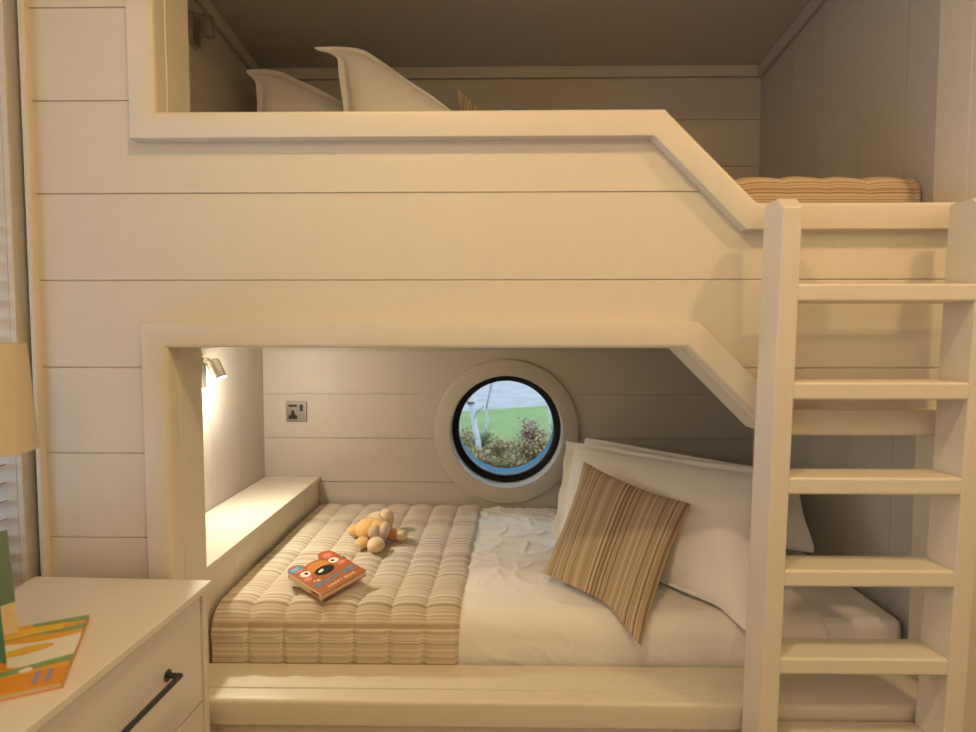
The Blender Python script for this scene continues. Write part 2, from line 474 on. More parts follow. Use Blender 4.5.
# ------------------------------------------------------------------ built-in bunk bed
bunk = tag(empty('bunk_bed'), 'cream panelled built-in bunk bed filling the alcove, with angled openings', 'bunk bed')
PZ = 1.32
pieces = [[(-1.047, 0.0), (-0.77, 0.0), (-0.77, FZ - 0.001), (-1.047, FZ - 0.001)],
          [(1.062, 0.0), (1.598, 0.0), (1.598, FZ - 0.001), (1.062, FZ - 0.001)],
          [(-0.77, 0.0), (1.062, 0.0), (1.062, 0.43), (-0.77, 0.43)],
          [(-0.77, 1.30), (0.352, 1.30), (0.352, 1.752), (-0.77, 1.752)],
          [(0.352, 1.30), (0.427, 1.30), (0.427, 1.679), (0.352, 1.752)],
          [(0.427, 1.30), (0.556, 1.169), (0.556, 1.553), (0.427, 1.679)],
          [(0.556, 1.169), (0.620, 1.105), (0.620, 1.553), (0.556, 1.553)],
          [(0.620, 1.105), (1.062, 1.105), (1.062, 1.553), (0.620, 1.553)],
          [(-0.77, 2.43), (1.062, 2.43), (1.062, FZ - 0.001), (-0.77, FZ - 0.001)]]
gz = [2.62, 2.428, 2.227, 2.026, 1.8235, 1.6185, 1.424, 1.2265, 1.028, 0.830, 0.632, 0.440, 0.244, 0.047]
mpf = lambda u, v, w_: (u, w_, v)
mb = MB()
for P in pieces:
    for hi, lo in zip(gz, gz[1:] + [-0.05]):
        q = clip(clip(P, lo + 0.0013, True), hi - 0.0013, False) if P else []
        e_ = clip(clip(P, hi - 0.0032, True), hi - 0.0013, False)
        q = clip(q, hi - 0.0032, False) if q else q
        if len(e_) >= 3 and len(q) >= 3:
            mb.prism(e_, PZ, PZ + 0.006, lambda u, v, w_: (u, w_ + (max(0.0, v - hi + 0.0032) * 0.75 if w_ < PZ + 0.001 else 0), v))
        if len(q) >= 3:
            h = max(p[1] for p in q) - min(p[1] for p in q)
            if h > 0.004: mb.prism(q, PZ, PZ + 0.006, mpf)
    mb.prism(P, PZ + 0.005, PZ + 0.022, mpf)
mb.build('front_panel', 'cream', bunk)

def frame_sweep(path, prof, closed=True):
    """path: XZ points (clockwise seen from the room); prof: (inward offset, y)"""
    n = len(path); mb = MB(); P = []
    for i in range(n):
        a, b_, c = Vector(path[i - 1]), Vector(path[i]), Vector(path[(i + 1) % n])
        d1 = (b_ - a).normalized(); d2 = (c - b_).normalized()
        n1 = Vector((d1.y, -d1.x)); n2 = Vector((d2.y, -d2.x))
        m_ = (n1 + n2) / (1 + n1.dot(n2))
        P.append([(b_.x + m_.x * o, y, b_.y + m_.y * o) for o, y in prof])
    return mb.grid(P, cu=True)
low = [(-0.795, 0.402), (-0.795, 1.329), (0.443, 1.329), (0.637, 1.135), (1.090, 1.135), (1.090, 0.402)]
upp = [(-0.806, 1.731), (-0.806, 2.45), (1.108, 2.45), (1.108, 1.530), (0.542, 1.530), (0.339, 1.731)]
def arc(w_, r, y0):
    return [(w_ - r + r * math.sin(t), y0 + r - r * math.cos(t)) for t in [PI / 2 * k / 6 for k in range(7)]]
def trimprof(w_):
    return [(0.0, PZ + 0.004), (0.0, 1.2925), (0.0008, 1.2905), (0.0025, 1.29)] + arc(w_, 0.011, 1.29) + [(w_, 1.3365), (w_ - 0.01, 1.3365), (w_ - 0.01, PZ + 0.004), (0.0, PZ + 0.004)]
def lineprof(w_):
    return [(w_ - 0.02, 1.3395), (w_ - 0.003, 1.3395), (w_ + 0.0005, 1.342), (w_ + 0.0005, 1.440), (w_ - 0.003, 1.445), (w_ - 0.02, 1.445), (w_ - 0.02, 1.3395)]
frame_sweep(low, trimprof(0.058)).build('opening_trim', 'cream', bunk, smooth=True, merge=True, angle=32)
frame_sweep(upp, trimprof(0.058)).build('opening_trim', 'cream', bunk, smooth=True, merge=True, angle=32)
frame_sweep(low, lineprof(0.058)).build('reveal_lining', 'cream', bunk, smooth=True, merge=True, angle=32)
frame_sweep(upp, lineprof(0.058)).build('reveal_lining', 'cream', bunk, smooth=True, merge=True, angle=32)
MB().box(XL, XR, 1.345, YB, 0.30, 0.40).build('lower_bed_base', 'cream', bunk)
MB().box(XL, XR, 1.345, YB, 1.40, 1.49).build('upper_bed_base', 'cream', bunk)
base_at(bunk, (0, PZ, 0))

# ledge at the foot of the lower bunk
lg = tag(empty('ledge'), 'cream panelled boxed ledge along the left end of the lower bunk', 'ledge')
MB().box(XL + 0.002, -0.740, 1.447, YB - 0.002, 0.690, 0.708).build('top', 'cream', lg, bevel=0.003)
mb = MB(); ys = [1.449, 1.62, 1.82, 2.02, 2.22, YB - 0.004]
for a, b_ in zip(ys, ys[1:]):
    mb.box(-0.760, -0.748, a + 0.0012, b_ - 0.0012, 0.402, 0.689)
mb.box(XL + 0.004, -0.753, 1.449, YB - 0.004, 0.402, 0.689)
mb.build('side_panel', 'cream', lg)
base_at(lg, (-0.86, 1.92, 0.40))

# ------------------------------------------------------------------ ladder
lad = tag(empty('ladder'), 'cream wooden ladder with flat treads fixed to the front of the bunk', 'ladder')
def lsh(x, z): return x - 0.010 * (1.2 - z)
def lean(z): return -0.028 * (z - 0.45)          # the top leans a little into the room
def stile(x0, x1):
    mb = MB()
    prof = [(1.202, 0.0), (1.288, 0.0), (1.288, 1.574), (1.228, 1.574), (1.202, 1.552)]
    mb.prism(prof, 0, 1, lambda u, v, w_: (lsh(x0 + (x1 - x0) * w_, v), u + min(lean(v), 0.0015), v))
    return mb.build('stile', 'cream', lad, bevel=0.004, seg=3)
SX0, SX1, SX2, SX3 = 0.560, 0.599, 0.946, 0.986
stile(SX0, SX1); stile(SX2, SX3)
for z in (1.402, 1.205, 1.010, 0.815, 0.625, 0.430, 0.237, 0.045):
    mb = MB(); x0, x1 = lsh(SX1, z) - 0.003, lsh(SX2, z) + 0.003
    y_ = min(lean(z), 0.0015)
    mb.box(x0, x1, 1.199 + y_, 1.286 + y_, z - 0.036, z)
    mb.build('tread', 'cream', lad, bevel=0.006, seg=3)
base_at(lad, (0.78, 1.245, 0))

# ------------------------------------------------------------------ lower bed
def rounded_slab(name, x0, x1, y0, y1, z0, z1, mat, r=0.035, parent=None):
    return MB().box(x0, x1, y0, y1, z0, z1).build(name, mat, parent, bevel=r, seg=5)
BX0, BX1 = -0.736, 1.050
mt = rounded_slab('mattress', BX0, BX1, 1.476, 2.396, 0.402, 0.566, 'cotton', 0.022)
tag(mt, 'cream covered mattress on the lower bunk, bare at its right end', 'mattress')

def bed_path(s, o, y_back=2.396, yf=1.476, zt=0.566, R=0.042, zmin=0.435):
    """s: length along the cloth from the back wall, over the front edge and down; o: lift off the mattress"""
    Lt = y_back - (yf + R)
    if s < Lt: return y_back - s, zt + o
    a = (s - Lt) / (R)
    if a < PI / 2:
        return yf + R - (R + o) * math.sin(a), zt - R + (R + o) * math.cos(a)
    d = s - Lt - R * PI / 2
    return yf - min(o, 0.027), max(zt - R - d, zmin)
S_MAX = (2.396 - 1.518) + 0.042 * PI / 2 + 0.086

def ridge(x, y, z=0.0):
    return 1 - 2 * abs(noise.noise(Vector((x, y, z))))
def duvet_lift(x, s):
    f_ = 0.009 + 0.003 * noise.noise(Vector((x * 3, s * 3, 1.0)))
    env = min(1, max(0, (x + 0.14) / 0.08)) * (1 - 0.75 * min(1, max(0, (s - 0.66) / 0.2))) * (1 - 0.6 * min(1, max(0, (x - 0.30) / 0.2)))
    wx = x + 0.02 * noise.noise(Vector((x * 7, s * 7, 20))); ws = s + 0.03 * noise.noise(Vector((x * 5, s * 5, 40)))
    # drag folds running away from the throw towards the pillows
    f_ += env * 0.0075 * max(0, ridge(wx * 3.0 + ws * 2.0, ws * 11.0 - wx * 5.0, 3.0)) ** 3
    f_ += env * 0.007 * max(0, ridge(wx * 7.0 - ws * 3.5, ws * 9.0 + wx * 7.0, 9.0)) ** 4
    f_ += env * 0.003 * max(0, ridge(wx * 14.0, ws * 24.0 - wx * 9, 5.0)) ** 3
    f_ += (1 - env) * 0.0035 * max(0, ridge(x * 5.0 + s * 2, s * 4.0 - x * 2, 15.0)) ** 5
    return f_
P, U = [], []
NX, NS = 230, 190
dx0, dx1 = -0.20, 0.86
for i in range(NX + 1):
    x = dx0 + (dx1 - dx0) * i / NX; r = []; u = []
    for j in range(NS + 1):
        s = 0.004 + (S_MAX - 0.006) * j / NS
        edge = min(1, (dx1 - x) / 0.02)
        y, z = bed_path(s, duvet_lift(x, s) * edge + 0.001)
        r.append((x + 0.004 * noise.noise(Vector((s * 6, 2, x))) * (i == NX), y, z)); u.append((x, s))
    P.append(r); U.append(u)
duv = MB().grid(P, uv=U).build('duvet', 'cotton', smooth=True, angle=180)
tag(duv, 'rumpled white duvet spread over the lower mattress beside the striped quilt', 'duvet')

# striped quilted throw, channels run front to back, stripes run across
TX0, TX1 = -0.733, -0.098
NCH = 7
CW = (TX1 - TX0) / NCH
def throw_lift(x, s):
    c = (x - TX0) / CW
    ph = c - math.floor(c)
    puff = (1 - abs(2 * ph - 1) ** 2.6) ** 0.8
    if c < 0.5: puff = max(puff, 0.8)
    k = int(math.floor(c))
    w_ = 0.018 + 0.011 * puff * (1 + 0.25 * noise.noise(Vector((k * 3.7, s * 4, 0))))
    seam = 1 - puff
    w_ += 0.0030 * noise.noise(Vector((x * 9 + k * 5, s * 42, 0))) * (0.35 + 0.65 * seam)
    w_ += 0.0014 * noise.noise(Vector((x * 12 + k * 5, s * 95, 4))) * (0.3 + 0.7 * seam)
    w_ += 0.006 * noise.noise(Vector((x * 2.2, s * 2.5, 7)))
    # thick edge along the ledge
    w_ += 0.012 * max(0, 1 - (x - TX0) / 0.12) * 0.2
    e = TX1 - x
    if e < 0.012: w_ = 0.013 + (w_ - 0.013) * math.sqrt(max(0, e / 0.012))
    return w_
P, U = [], []
NX, NS = 196, 330
for i in range(NX + 1):
    t = i / NX; r = []; u = []
    for j in range(NS + 1):
        s = 0.004 + (S_MAX - 0.008) * j / NS
        back = 1 - min(1, s / 1.0)
        x = TX0 + (TX1 - TX0) * t + 0.040 * back * t * t + 0.003 * noise.noise(Vector((s * 5, 1, 1))) * t
        y, z = bed_path(s, throw_lift(TX0 + (TX1 - TX0) * t, s))
        r.append((x, y, z)); u.append((x, s))
    P.append(r); U.append(u)
th = MB().grid(P, uv=U).build('quilted_throw', 'throw', smooth=True, angle=180)
tag(th, 'beige striped channel-quilted throw over the left half of the lower bed', 'throw')
pp = MB().tube([P[-1][j] for j in range(0, NS + 1, 5)], 0.0022, 6).build('piping', 'cotton', th, smooth=True)

# ------------------------------------------------------------------ pillows
def pillow(name, c, thick, mat, label, cat, flange=0.0, n=44, pinch=0.05, wr=0.004, seed=0, group=None, side=1, back=0.6, sag=0.0, rc=0.05, flop=None, rest=None):
    """c = four corners: (0,0) (1,0) (1,1) (0,1)"""
    c = [Vector(p) for p in c]
    nrm = (c[1] - c[0]).cross(c[3] - c[0]).normalized() * side
    def surf(u, v, sgn):
        # concave sides: pull the middle of each side inwards
        uu = u + pinch * (1 - 2 * u) * (1 - (2 * v - 1) ** 2) * 0.5 * (abs(2 * u - 1) ** 2)
        vv = v + pinch * (1 - 2 * v) * (1 - (2 * u - 1) ** 2) * 0.5 * (abs(2 * v - 1) ** 2)
        p = c[0] * (1 - uu) * (1 - vv) + c[1] * uu * (1 - vv) + c[2] * uu * vv + c[3] * (1 - uu) * vv
        ctr = (c[0] + c[1] + c[2] + c[3]) / 4
        cc = (abs(2 * u - 1) * abs(2 * v - 1)) ** (5 if not flop else 3)
        p = p + (ctr - p) * rc * cc
        if flop:
            fu, fv, vec, rad = flop
            d = math.hypot(u - fu, (v - fv))
            if d < rad: p = p + Vector(vec) * ((1 - d / rad) ** 2 * (1 + 2 * d / rad))
        fl = flange
        a = max(0, min(1, (u - fl) / (1 - 2 * fl))); b_ = max(0, min(1, (v - fl) / (1 - 2 * fl)))
        h = (1 - abs(2 * a - 1) ** 2.6) * (1 - abs(2 * b_ - 1) ** 2.6)
        h = max(0, h) ** 0.62
        e = min(1, 12 * min(u, 1 - u, v, 1 - v) + 0.04)
        w_ = wr * e * (ridge(u * 3 + seed, v * 5, seed) * 0.6 + 1.4 * max(0, ridge(u * 5 - v * 3, v * 2 + seed, seed + 3)) ** 4)
        cr = 0.0035 * noise.noise(Vector((u * 9, v * 9, seed + 20))) if fl else 0
        if fl and h == 0 and e > 0.1: w_ *= 0.4
        k = thick * (1.0 if sgn > 0 else back)
        off = nrm * (sgn * (k * h + (0.0012 if e > 0.06 else 0)) + (w_ if sgn > 0 else -w_ * 0.4) + cr)
        # gathered undulating edge
        off += nrm * (0.012 if fl else 0.006) * noise.noise(Vector((u * 6, v * 6, seed + 11))) * (1 - min(1, h * 2))
        q = p + off
        if rest and q.y > 1.42 and q.z < rest + 0.03:
            k_ = rest + 0.03 - q.z; f_ = min(1, (q.y - 1.42) / 0.10); f_ = f_ * f_ * (3 - 2 * f_)
            q.z += f_ * (rest + 0.03 * math.exp(-k_ / 0.03) - q.z)
        return q
    # ears: finer spacing near the rim
    ts = [0.5 - 0.5 * math.cos(PI * i / n) for i in range(n + 1)]
    Pf = [[surf(u, v, 1) for v in ts] for u in ts]
    Pb = [[surf(u, v, -1) for v in ts] for u in ts]
    for i in range(n + 1):
        for j in range(n + 1):
            if i in (0, n) or j in (0, n):
                m_ = (Pf[i][j] + Pb[i][j]) / 2; Pf[i][j] = m_; Pb[i][j] = m_
    U = [[(u, v) for v in ts] for u in ts]
    mb = MB(); mb.grid([[tuple(p) for p in r] for r in Pf], uv=U); mb.grid([[tuple(p) for p in r] for r in Pb], uv=U)
    o = mb.build(name, mat, smooth=True, merge=True, angle=180)
    if label: tag(o, label, cat, group)
    return o, Pf
TB2, TF2, BF2, BB2 = (0.340, 2.34, 0.895), (1.010, 1.94, 0.84), (0.990, 1.76, 0.625), (0.310, 2.24, 0.615)
pillow('pillow', [BB2, BF2, TF2, TB2], 0.10, 'cotton', 'white pillow at the back of the lower bunk, mostly hidden behind the front pillow', 'pillow', flange=0.055, seed=3, side=-1, back=0.4, rest=0.584)
TB, TF, BF, BB = (0.262, 2.26, 0.895), (0.865, 1.73, 0.895), (0.650, 1.415, 0.540), (0.180, 1.985, 0.605)
pillow('pillow', [BB, BF, TF, TB], 0.125, 'cotton', 'large white flanged pillow leaning behind the striped cushion on the lower bunk', 'pillow', flange=0.055, seed=8, side=-1, back=0.45, wr=0.005, rest=0.584, rc=0.03)
CA, CB, CC, CD = (0.294, 1.96, 0.872), (0.575, 1.71, 0.800), (0.357, 1.402, 0.534), (0.132, 1.665, 0.606)
cu, Pf = pillow('cushion', [CD, CC, CB, CA], 0.055, 'cushion', 'brown and beige striped square cushion propped on the lower bunk pillows', 'cushion', pinch=0.08, seed=5, side=-1, back=0.55, wr=0.004, rc=0.0, rest=0.590)

# ------------------------------------------------------------------ upper bed
mt = rounded_slab('mattress', XL + 0.01, XR - 0.010, 1.500, 2.396, 1.492, 1.682, 'mattress', 0.045)
tag(mt, 'mattress on the upper bunk behind the stepped rail', 'mattress')
P, U = [], []
NX, NS = 150, 150
for i in range(NX + 1):
    x = 0.20 + (1.055 - 0.20) * i / NX; r = []; u = []
    for j in range(NS + 1):
        s = S_MAX * 1.0 * j / NS
        c = (x - 0.20) / 0.104; ph = c - math.floor(c); k = int(c)
        puff = (1 - abs(2 * ph - 1) ** 2.6) ** 0.7
        l_ = 0.014 + 0.006 * puff + 0.010 * noise.noise(Vector((x * 3.3, s * 2, 30))) + 0.004 * noise.noise(Vector((x * 9 + k * 5, s * 30, 2)))
        e = 1.055 - x
        if e < 0.008: l_ = 0.006 + (l_ - 0.006) * math.sqrt(max(0, e / 0.008))
        y, z = bed_path(s, l_ + 0.004, yf=1.500, zt=1.682, zmin=1.535)
        r.append((x, y, z)); u.append((x, s))
    P.append(r); U.append(u)
o = MB().grid(P, uv=U).build('quilted_throw', 'ochre_throw', smooth=True, angle=180)
tag(o, 'ochre striped quilted throw on the right end of the upper bunk mattress', 'throw')

pillow('pillow', [(-0.44, 1.78, 1.69), (0.10, 1.72, 1.69), (0.02, 1.98, 1.93), (-0.555, 1.95, 2.330)], 0.085, 'cotton',
       'white pillow with its corner pointing up, right-hand one of the two on the upper bunk', 'pillow', flange=0.05, seed=14, side=-1, back=0.6,
       rc=0.17, flop=(0, 1, (-0.085, -0.03, -0.040), 0.22), wr=0.006)
pillow('pillow', [(-0.82, 2.05, 1.69), (-0.25, 1.98, 1.69), (-0.30, 2.20, 2.03), (-0.900, 2.15, 2.330)], 0.085, 'cotton',
       'white pillow leaning in the left corner of the upper bunk against the wall', 'pillow', flange=0.05, seed=21, side=-1, back=0.6,
       rc=0.15, flop=(0, 1, (-0.040, -0.03, -0.030), 0.20), wr=0.006)
pillow('cushion', [(-0.12, 2.20, 1.70), (0.22, 2.06, 1.69), (0.16, 2.20, 1.97), (-0.145, 2.12, 2.178)], 0.085, 'cushion',
       'brown striped cushion whose tip shows above the upper bunk rail', 'cushion', pinch=0.05, seed=25, side=-1, back=0.6, rc=0.02)

# ------------------------------------------------------------------ reading lights
def rot_to(d):
    return Vector(d).normalized().to_track_quat('Z', 'Y').to_matrix().to_4x4()
def reading_light(x, y, z, aim, on, label):
    t = tag(empty('reading_light'), label, 'wall light', 'reading lights on the bunk wall')
    MB().box(x, x + 0.016, y - 0.0225, y + 0.0225, z - 0.100, z).build('back_plate', 'nickel', t, bevel=0.002)
    MB().tube([(x + 0.008, y, z - 0.100), (x + 0.008, y, z - 0.112)], [0.003, 0.003], 8).build('pull_switch', 'nickel', t)
    h = Vector((x + 0.016, y, z - 0.008))
    MB().box(x + 0.010, x + 0.036, y - 0.008, y + 0.008, z - 0.018, z + 0.001).build('bracket', 'nickel', t, bevel=0.002)
    a = Vector(aim).normalized()
    piv = h + Vector((0.034, -0.004, -0.004))
    top = piv - a * 0.004
    fr = Matrix.Translation(top) @ rot_to(a)
    MB().tube([h + Vector((0.012, 0, 0)), piv], 0.0045, 10).build('swivel', 'nickel', t, smooth=True)
    MB().lathe([(0.0001, 0.0), (0.017, 0.0), (0.0205, 0.003), (0.0215, 0.010), (0.0215, 0.066), (0.0190, 0.066), (0.0185, 0.0625)], fr, 32).build('spot_head', 'nickel', t, smooth=True, angle=35)
    ln = MB().lathe([(0.0001, 0.0640), (0.0187, 0.0640)], fr, 32).build('lens', 'bulb_on' if on else 'bulb_off', t)
    base_at(t, (x, y, z - 0.05))
    if on:
        l = bpy.data.lights.new('spot_bulb', 'SPOT'); l.energy = 9.0; l.color = (1.0, 0.90, 0.74)
        sp_ = bpy.data.lights.new('spot_spill', 'POINT'); sp_.energy = 4.6; sp_.color = (1.0, 0.90, 0.74); sp_.shadow_soft_size = 0.02  # extra unseen point light below the lens, added to brighten the walls
        so = bpy.data.objects.new('spot_spill', sp_); COL.objects.link(so); so.location = top + a * 0.100
        l.spot_size = math.radians(110); l.spot_blend = 1.0; l.shadow_soft_size = 0.016
        lo = bpy.data.objects.new('spot_bulb', l); COL.objects.link(lo)
        lo.location = top + a * 0.069
        lo.rotation_euler = (-a).to_track_quat('Z', 'Y').to_euler()
    return t
reading_light(XL, 1.885, 1.226, (0.42, -0.10, -0.88), True, 'switched-on nickel reading spotlight above the ledge in the lower bunk')
reading_light(XL, 1.900, 2.322, (0.10, -0.02, -0.99), False, 'switched-off dark nickel reading spotlight on the left wall of the upper bunk')

# ------------------------------------------------------------------ plug socket
sk = tag(empty('plug_socket'), 'nickel single plug socket with black inserts beside the round window', 'socket')
sx, sz, sy = -0.836, 0.981, YB - 0.001
MB().box(sx - 0.043, sx + 0.043, sy - 0.006, sy, sz - 0.043, sz + 0.043).build('face_plate', 'dark_nickel', sk, bevel=0.002)
ins = MB()
ins.box(sx - 0.032, sx + 0.003, sy - 0.0075, sy - 0.005, sz + 0.020, sz + 0.030)
ins.box(sx - 0.020, sx - 0.008, sy - 0.0075, sy - 0.005, sz - 0.014, sz + 0.006)
ins.box(sx - 0.032, sx + 0.004, sy - 0.0075, sy - 0.005, sz - 0.031, sz - 0.016)
ins.box(sx - 0.025, sx - 0.003, sy - 0.0075, sy - 0.005, sz - 0.018, sz - 0.010)
ins.build('pin_holes', 'black_plastic', sk)
MB().box(sx + 0.014, sx + 0.028, sy - 0.009, sy - 0.005, sz + 0.002, sz + 0.030).build('rocker_switch', 'black_plastic', sk, bevel=0.0015)
base_at(sk, (sx, sy, sz))

# ------------------------------------------------------------------ bear picture book on the quilt
def text_faces(s, size, font_obj_name='tmp'):
    cu_ = bpy.data.curves.new(font_obj_name, 'FONT'); cu_.body = s; cu_.size = size
    cu_.align_x = 'CENTER'; cu_.align_y = 'CENTER'; cu_.offset = size * 0.012; cu_.resolution_u = 8
    o = bpy.data.objects.new(font_obj_name, cu_); COL.objects.link(o)
    dg = bpy.context.evaluated_depsgraph_get(); dg.update()
    me = o.evaluated_get(dg).to_mesh()
    vs = [tuple(v.co) for v in me.vertices]; fs = [tuple(p.vertices) for p in me.polygons]
    bpy.data.objects.remove(o); bpy.data.curves.remove(cu_)
    return vs, fs
def disc(mb, cx, cy, rx, ry, z, mi, rot=0.0, n=36):
    vs = []
    for i in range(n):
        a = 2 * PI * i / n; x, y = rx * math.cos(a), ry * math.sin(a)
        vs.append((cx + x * math.cos(rot) - y * math.sin(rot), cy + x * math.sin(rot) + y * math.cos(rot), z))
    mb.add(vs, [tuple(range(n))], mi)
def rrect(mb, x0, x1, y0, y1, z, mi, r=0.005, n=6):
    vs = []
    for cx, cy, a0 in ((x1 - r, y1 - r, 0), (x0 + r, y1 - r, PI / 2), (x0 + r, y0 + r, PI), (x1 - r, y0 + r, 1.5 * PI)):
        for i in range(n + 1):
            a = a0 + PI / 2 * i / n; vs.append((cx + r * math.cos(a), cy + r * math.sin(a), z))
    mb.add(vs, [tuple(range(len(vs)))], mi)
bb = tag(empty('picture_book'), 'orange bear face board book lying on the striped quilt', 'book')
W, H, T = 0.150, 0.172, 0.017
def cover_outline(k=0.0):
    hw, hh = W / 2 - k, H / 2 - k
    pts = [(-hw, -hh), (hw, -hh), (hw, hh - 0.022)]
    for a in range(0, 181, 12):          # right ear
        t = math.radians(a); pts.append((0.050 + (0.025 - k) * math.cos(t), hh - 0.024 + 0.026 * math.sin(t)))
    for a in range(0, 13):
        t = a / 12; pts.append((0.024 - 0.048 * t, hh - 0.026 + 0.006 * math.sin(PI * t)))
    for a in range(0, 181, 12):
        t = math.radians(a); pts.append((-0.050 + (0.025 - k) * math.cos(t), hh - 0.024 + 0.026 * math.sin(t)))
    return pts
up_ = lambda u, v, w_: (u, v, w_)
MB().prism(cover_outline(0.002), 0.002, T - 0.0022, up_).build('pages', 'pages', bb)
cv = MB(); mats = ['bk_orange', 'bk_light', 'bk_pink', 'bk_white', 'bk_black', 'bk_blue', 'bk_cream', 'bk_red']
cv.prism(cover_outline(), T - 0.002, T, up_)
z1 = T + 0.00015; z2 = T + 0.0003; z3 = T + 0.00045; z4 = T + 0.0006
disc(cv, 0, 0.034, 0.032, 0.024, z1, 1)                 # lighter brow
for sx_ in (-1, 1):
    disc(cv, sx_ * 0.050, 0.062, 0.019, 0.019, z1, 7)
    disc(cv, sx_ * 0.050, 0.060, 0.014, 0.013, z2, 2)
    disc(cv, sx_ * 0.047, 0.026, 0.0145, 0.0145, z2, 3)
    disc(cv, sx_ * 0.044, 0.027, 0.0050, 0.0055, z3, 4)
    disc(cv, sx_ * 0.056, 0.001, 0.012, 0.009, z2, 2)
disc(cv, 0, 0.004, 0.030, 0.021, z2, 4)
disc(cv, -0.009, 0.008, 0.010, 0.0055, z3, 3, 0.4)
rrect(cv, -0.071, -0.033, 0.056, 0.077, z3, 5, 0.004)
rrect(cv, -0.065, -0.040, 0.069, 0.071, z4, 3, 0.0009); rrect(cv, -0.062, -0.042, 0.062, 0.064, z4, 3, 0.0009)
disc(cv, -0.040, -0.024, 0.006, 0.004, z2, 6); disc(cv, -0.050, -0.020, 0.004, 0.003, z2, 6)
for s_, sz_, yy, mi in (("BOOP ME!", 0.0300, -0.044, 5), ('HAPPY BEAR', 0.0165, -0.069, 6)):
    vs, fs = text_faces(s_, sz_)
    cv.add([(x + 0.004, y + yy, z3) for x, y, z in vs], fs, mi)
cv.build('front_cover', mats, bb)
MB().prism(cover_outline(), 0.0, 0.002, up_).build('back_cover', 'bk_orange', bb)
sp = MB(); sp.box(-W / 2 - 0.0015, -W / 2, -H / 2, H / 2 - 0.024, 0.0, T); sp.box(-W / 2 - 0.0018, -W / 2 - 0.0014, -H / 2 + 0.012, -H / 2 + 0.045, 0.003, T - 0.003, 1)
sp.build('spine', ['bk_cream', 'bk_red'], bb)
vs, fs = [], []
MB().box(W / 2 - 0.01, W / 2 + 0.006, 0.012, 0.026, T - 0.006, T - 0.003).build('page_tab', 'bk_black', bb)
bb.matrix_world = (Matrix.Translation((-0.482, 1.600, 0.6385)) @ Matrix.Rotation(0.926, 4, 'Z') @ Matrix.Rotation(0.13, 4, 'X') @ Matrix.Rotation(-0.13, 4, 'Y') @ Matrix.Translation((0, 0, -T)))

# ------------------------------------------------------------------ plush toy
pt = tag(empty('plush_toy'), 'small golden plush toy with cream paws flopped on the striped quilt', 'soft toy')
def R3(ax, a): return Matrix.Rotation(a, 3, ax)
def plush(name, parts, mats, lift=0):
    mb = MB()
    for c, r, m3, mi in parts: mb.ellipsoid(c, r, m3, 18, mi, rough=0.06, fr=5)
    return mb.build(name, mats, pt, smooth=True, angle=180)
I3 = Matrix.Identity(3)
QZ = 0.622
plush('body', [((-0.415, 2.020, QZ + 0.052), (0.054, 0.062, 0.048), R3('Z', -0.5), 0), ((-0.378, 2.030, QZ + 0.062), (0.038, 0.046, 0.050), I3, 0)], ['plush_cream'])
plush('head', [((-0.430, 1.925, QZ + 0.052), (0.064, 0.062, 0.050), R3('Z', 0.3), 0), ((-0.385, 1.90, QZ + 0.056), (0.042, 0.045, 0.046), I3, 0)], ['plush'])
plush('ear', [((-0.396, 1.862, QZ + 0.060), (0.030, 0.014, 0.034), R3('Z', 0.2) @ R3('Y', 0.25), 0), ((-0.396, 1.855, QZ + 0.060), (0.023, 0.012, 0.028), R3('Z', 0.2) @ R3('Y', 0.25), 1)], ['plush', 'plush_lilac'])
plush('ear', [((-0.358, 1.872, QZ + 0.060), (0.026, 0.022, 0.044), R3('Y', 0.25), 0), ((-0.354, 1.858, QZ + 0.060), (0.018, 0.012, 0.034), R3('Y', 0.25), 1)], ['plush_cream', 'plush_lilac'])
plush('paw', [((-0.378, 1.800, QZ + 0.027), (0.037, 0.044, 0.030), R3('Z', 0.1), 0), ((-0.376, 1.768, QZ + 0.026), (0.026, 0.014, 0.020), I3, 1)], ['plush_cream', 'plush_cream'])
plush('arm', [((-0.326, 1.925, QZ + 0.026), (0.050, 0.026, 0.024), R3('Z', -0.2), 0), ((-0.288, 1.915, QZ + 0.026), (0.026, 0.027, 0.025), I3, 1)], ['plush_brown', 'plush_cream'])
plush('arm', [((-0.500, 1.945, QZ + 0.034), (0.034, 0.024, 0.026), R3('Y', 0.5), 0)], ['plush'])
plush('leg', [((-0.446, 1.835, QZ + 0.022), (0.030, 0.048, 0.022), R3('Z', 0.1), 0)], ['plush'])
MB().box(-0.461, -0.443, 1.786, 1.788, QZ + 0.002, QZ + 0.034).build('fabric_tag', 'tagcloth', pt)
mb = MB(); mb.ellipsoid((-0.478, 1.873, QZ + 0.030), (0.005, 0.004, 0.005), n=8); mb.build('eye', 'thread', pt, smooth=True)
base_at(pt, (-0.395, 1.86, QZ))
pt.scale = (0.77, 0.77, 0.77); pt.location = (-0.409, 1.915, 0.594)

